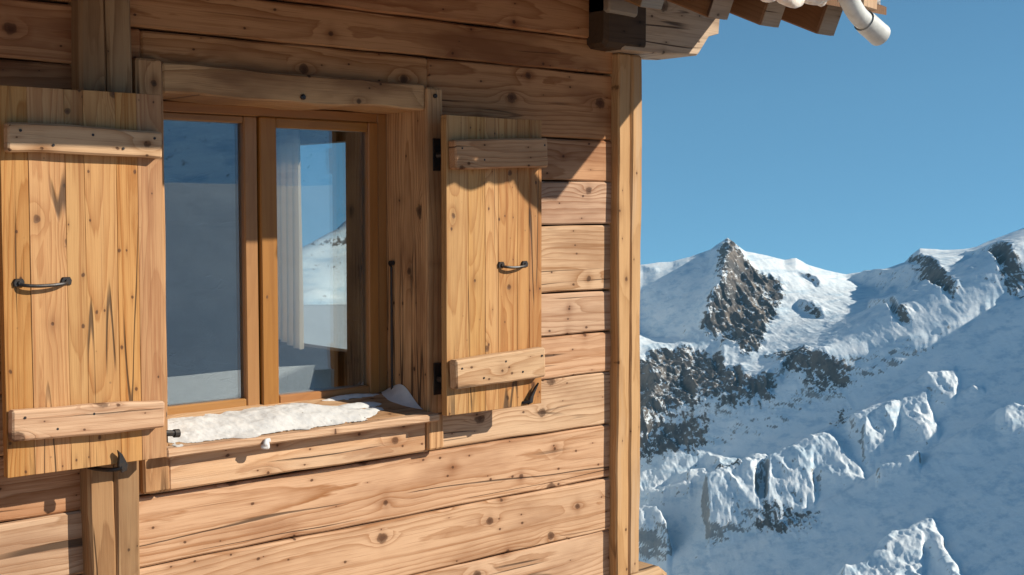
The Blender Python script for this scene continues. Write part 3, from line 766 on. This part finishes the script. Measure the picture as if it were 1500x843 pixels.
# the rest of the ring of peaks
a0,a1=math.degrees(math.atan((X[0]-750)/FP)),math.degrees(math.atan((X[-1]-750)/FP))
AZ=np.concatenate([np.linspace(a1,40,24),np.linspace(42,330,145),np.linspace(331,360+a0,60)])
RR=np.concatenate([np.geomspace(45,2500,26),np.linspace(2600,6500,120),np.linspace(6600,8500,8)])
az,rr=np.meshgrid(np.radians(AZ),RR); aa,r_=rr*np.sin(az),rr*np.cos(az); azd=np.degrees(az)
el=np.interp(AZ,[20,40,60,82,130,160,250,330,345,352,358,366],[.8,-1.,0.,7.,7.,4.,.2,-3.,-5.5,-1.1,2.,-2.2])
el=np.radians(el+fbm(AZ/5.,AZ*0,91,4)*1.2)[None]
ra=np.interp(AZ,[25,45,60,150,170,330,345,366],[3200,3200,2600,2600,3000,3000,2600,3200])[None]
rbm=np.interp(AZ,[25,45,60,150,170,330,345,366],[6500,6000,3700,3700,6000,6000,4600,6500])[None]
z32=np.interp(AZ,[25,45,60,330,366],[Zlow[-1],-1200,-900,-900,Zlow[0]])[None]
t_=np.clip((rr-ra)/(rbm-ra),0,1); zr2=rbm*np.tan(el)
zz=np.where(rr<ra,z32*(rr/ra)**.95,z32+(zr2-z32)*t_)-np.clip(rr-rbm,0,None)*.6
nb=np.clip((rr-900)/1500,0,1)
cal=.12+.88*np.clip((np.abs(azd-108)-34)/14,0,1)
zz=zz+nb*cal*(fbm(aa/700,r_/700,92,6,ridge=True)-.15)*260*(.35+.65*np.clip(4*t_*(1-t_)+.2,0,1))+nb*cal*fbm(aa/150,r_/150,93,4)*50
# join the edges of the detailed patch
for side,ed in ((-1,(azd-a1)/7.),(0,(360+a0-azd)/4.5)):
    e=np.interp(RR*math.cos(math.radians(a1 if side else a0)),np.concatenate([R[:,side],Rb[:,side]]),np.concatenate([Z[:,side],Zb[:,side]]))[:,None]
    f=np.clip(1-ed,0,1); f=f*f*(3-2*f); zz=np.where((ed>=-1e-4)&(rr>=3174),zz*(1-f)+e*f,zz)
mx,my=toworld(aa,r_)
rkk=np.clip(.25+fbm(aa/300,r_/300,95,4)*1.2,0,1)*np.clip((np.abs(azd-108)-38)/12,0,1)+.15*np.clip(1-np.abs(azd-351)/9,0,1)
# the slope right of the frame falls away towards the sun
e=np.interp(RR*math.cos(math.radians(a1)),np.concatenate([R[:,-1],Rb[:,-1]]),np.concatenate([Z[:,-1],Zb[:,-1]]))[:,None]
zz=np.where((azd<60)&(rr>2600),np.minimum(zz,e-260*np.clip((azd-a1)/8.,0,1)-420*np.clip((azd-a1-8)/25.,0,1)*np.clip((62-azd)/8,0,1)),zz)
tag(gridmesh('hills',mx,my,zz,M['mtn'],rkk),kind='structure')
# valley floor under the detailed patch and snow round the chalet
azv=np.radians(np.linspace(a0,a1,12)); rv=np.geomspace(45,3230,24); az,rr=np.meshgrid(azv,rv)
zv=-1400*(rr/3200)**.95-.2*rr*0
zl=np.interp(np.degrees(azv),[a0,a1],[Zlow[0],Zlow[-1]])[None]
zv=np.where(rr>2500,zv+(zl-15-zv)*np.clip((rr-2500)/700,0,1),zv)
mx,my=toworld(rr*np.sin(az),rr*np.cos(az)); tag(gridmesh('valley',mx,my,zv,M['mtn'],0*zv),kind='structure')
azg=np.linspace(0,2*math.pi,240,endpoint=False); rg=np.concatenate([[.05],np.geomspace(.8,95,90)])
az,rr=np.meshgrid(azg,rg); ga,gr=rr*np.sin(az),rr*np.cos(az)
ae=np.interp(rr,[0,3,7,14,100],[2.5,1.0,.2,-.7,-5.])
gz=-2.42+fbm(ga/5,gr/5,96,5)*.12-.033*np.clip(gr,0,None)
gz=gz-4.*np.clip(ga-ae,0,None)*np.clip(gr/3,0,1)
dn=np.clip((np.abs(((np.degrees(az)+180-(-8))%360)-180)-14)/20,0,1)
lim=62-36*dn
gz=gz-.95*np.clip(rr-lim,0,None)-.010*np.clip(rr-4,0,None)**1.2*0
mx,my=toworld(ga,gr)
tag(gridmesh('snow_ground',mx,my,gz,M['roofsnow'],None,True),kind='structure')

# shaded bank of snow beyond the added deck, mirrored in the panes
bx,bt_=np.meshgrid(np.linspace(-8,44,240),np.linspace(0,1,41))
prof=lambda q:np.where(q<.55,q/.55,1-(q-.55)/.45*1.25)
bh=3.02*prof(bt_); bw=np.where(bt_<.55,bt_/.55*3.02/BSL,3.02/BSL+(bt_-.55)/.45*4.)
bz=-2.62+bh+fbm(bx/4,bw/2.5,98,3)*.03*(1-np.exp(-((bt_-.55)/.05)**2))+.1
bk_=gridmesh('snow_bank',bx,-13.4-bw,bz,M['banksnow']); tag(bk_,kind='structure'); bk_.data.polygons.foreach_set('use_smooth',[False]*len(bk_.data.polygons))
# ------------------------------------------------------------------ air between here and the far peaks
hz=MB(); S=9800.; zlo,zhi=-2600.,1050.
hz.add([(x,y,z) for z in (zlo,zhi) for y in (-S,S) for x in (-S,S)],[(0,1,3,2),(4,5,7,6),(0,1,5,4),(2,3,7,6),(0,2,6,4),(1,3,7,5)])
hm=bpy.data.materials.new('mountain_air'); hm.use_nodes=True; n_=hm.node_tree; n_.nodes.clear()
vp=n_.nodes.new('ShaderNodeVolumePrincipled'); vp.inputs['Color'].default_value=(.32,.70,1.,1); vp.inputs['Density'].default_value=HAZE; vp.inputs['Anisotropy'].default_value=.0
oo=n_.nodes.new('ShaderNodeOutputMaterial'); n_.links.new(vp.outputs[0],oo.inputs['Volume'])
tag(hz.build('haze',hm),kind='stuff')
# ------------------------------------------------------------------ light, sky, camera
L=Vector((.92,-1.,.757)); el_=math.atan2(L.z,math.hypot(L.x,L.y))
sun=bpy.data.lights.new('sun','SUN'); sun.energy=5.; sun.angle=math.radians(.53); sun.color=(1.,.90,.745)
so=bpy.data.objects.new('sun',sun); COL.objects.link(so); so.rotation_euler=L.to_track_quat('Z','Y').to_euler()
wd=bpy.data.worlds.new('World'); SC.world=wd; wd.use_nodes=True; nt=wd.node_tree; nt.nodes.clear()
sky=nt.nodes.new('ShaderNodeTexSky'); sky.sky_type='NISHITA'; sky.sun_disc=False
sky.sun_elevation=el_; sky.sun_rotation=math.atan2(L.x,L.y); sky.altitude=3600; sky.air_density=1.0; sky.dust_density=0.; sky.ozone_density=6.
bg=nt.nodes.new('ShaderNodeBackground'); bg.inputs[1].default_value=.138
# from this height the horizon dips below eye level
tc=nt.nodes.new('ShaderNodeTexCoord'); ad=nt.nodes.new('ShaderNodeVectorMath'); ad.operation='ADD'; ad.inputs[1].default_value=(0,0,.2)
nm=nt.nodes.new('ShaderNodeVectorMath'); nm.operation='NORMALIZE'
ow=nt.nodes.new('ShaderNodeOutputWorld')
nt.links.new(tc.outputs['Generated'],ad.inputs[0]); nt.links.new(ad.outputs[0],nm.inputs[0]); nt.links.new(nm.outputs[0],sky.inputs[0])
wb=nt.nodes.new('ShaderNodeVectorMath'); wb.operation='MULTIPLY'; wb.inputs[1].default_value=(.89,1.06,.81)  # white balance of the exposure
nt.links.new(sky.outputs[0],wb.inputs[0]); nt.links.new(wb.outputs[0],bg.inputs[0]); nt.links.new(bg.outputs[0],ow.inputs[0])
cam=bpy.data.cameras.new('camera'); cam.sensor_width=36.; cam.lens=1900/1500*36; cam.clip_start=.05; cam.clip_end=40000
cm=bpy.data.objects.new('camera',cam); COL.objects.link(cm); cm.location=CAM
PI=math.atan2(421.5-308,1900.)
fwd=Vector((math.cos(TH)*math.cos(PI),math.sin(TH)*math.cos(PI),-math.sin(PI)))
cm.rotation_euler=fwd.to_track_quat('-Z','Y').to_euler(); SC.camera=cm
vs_=SC.view_settings; SC.display_settings.display_device='sRGB'; vs_.view_transform='Standard'; vs_.look='None'; vs_.exposure=.36; vs_.gamma=1.
SC.cycles.max_bounces=8; SC.cycles.transparent_max_bounces=12; SC.cycles.use_denoising=True
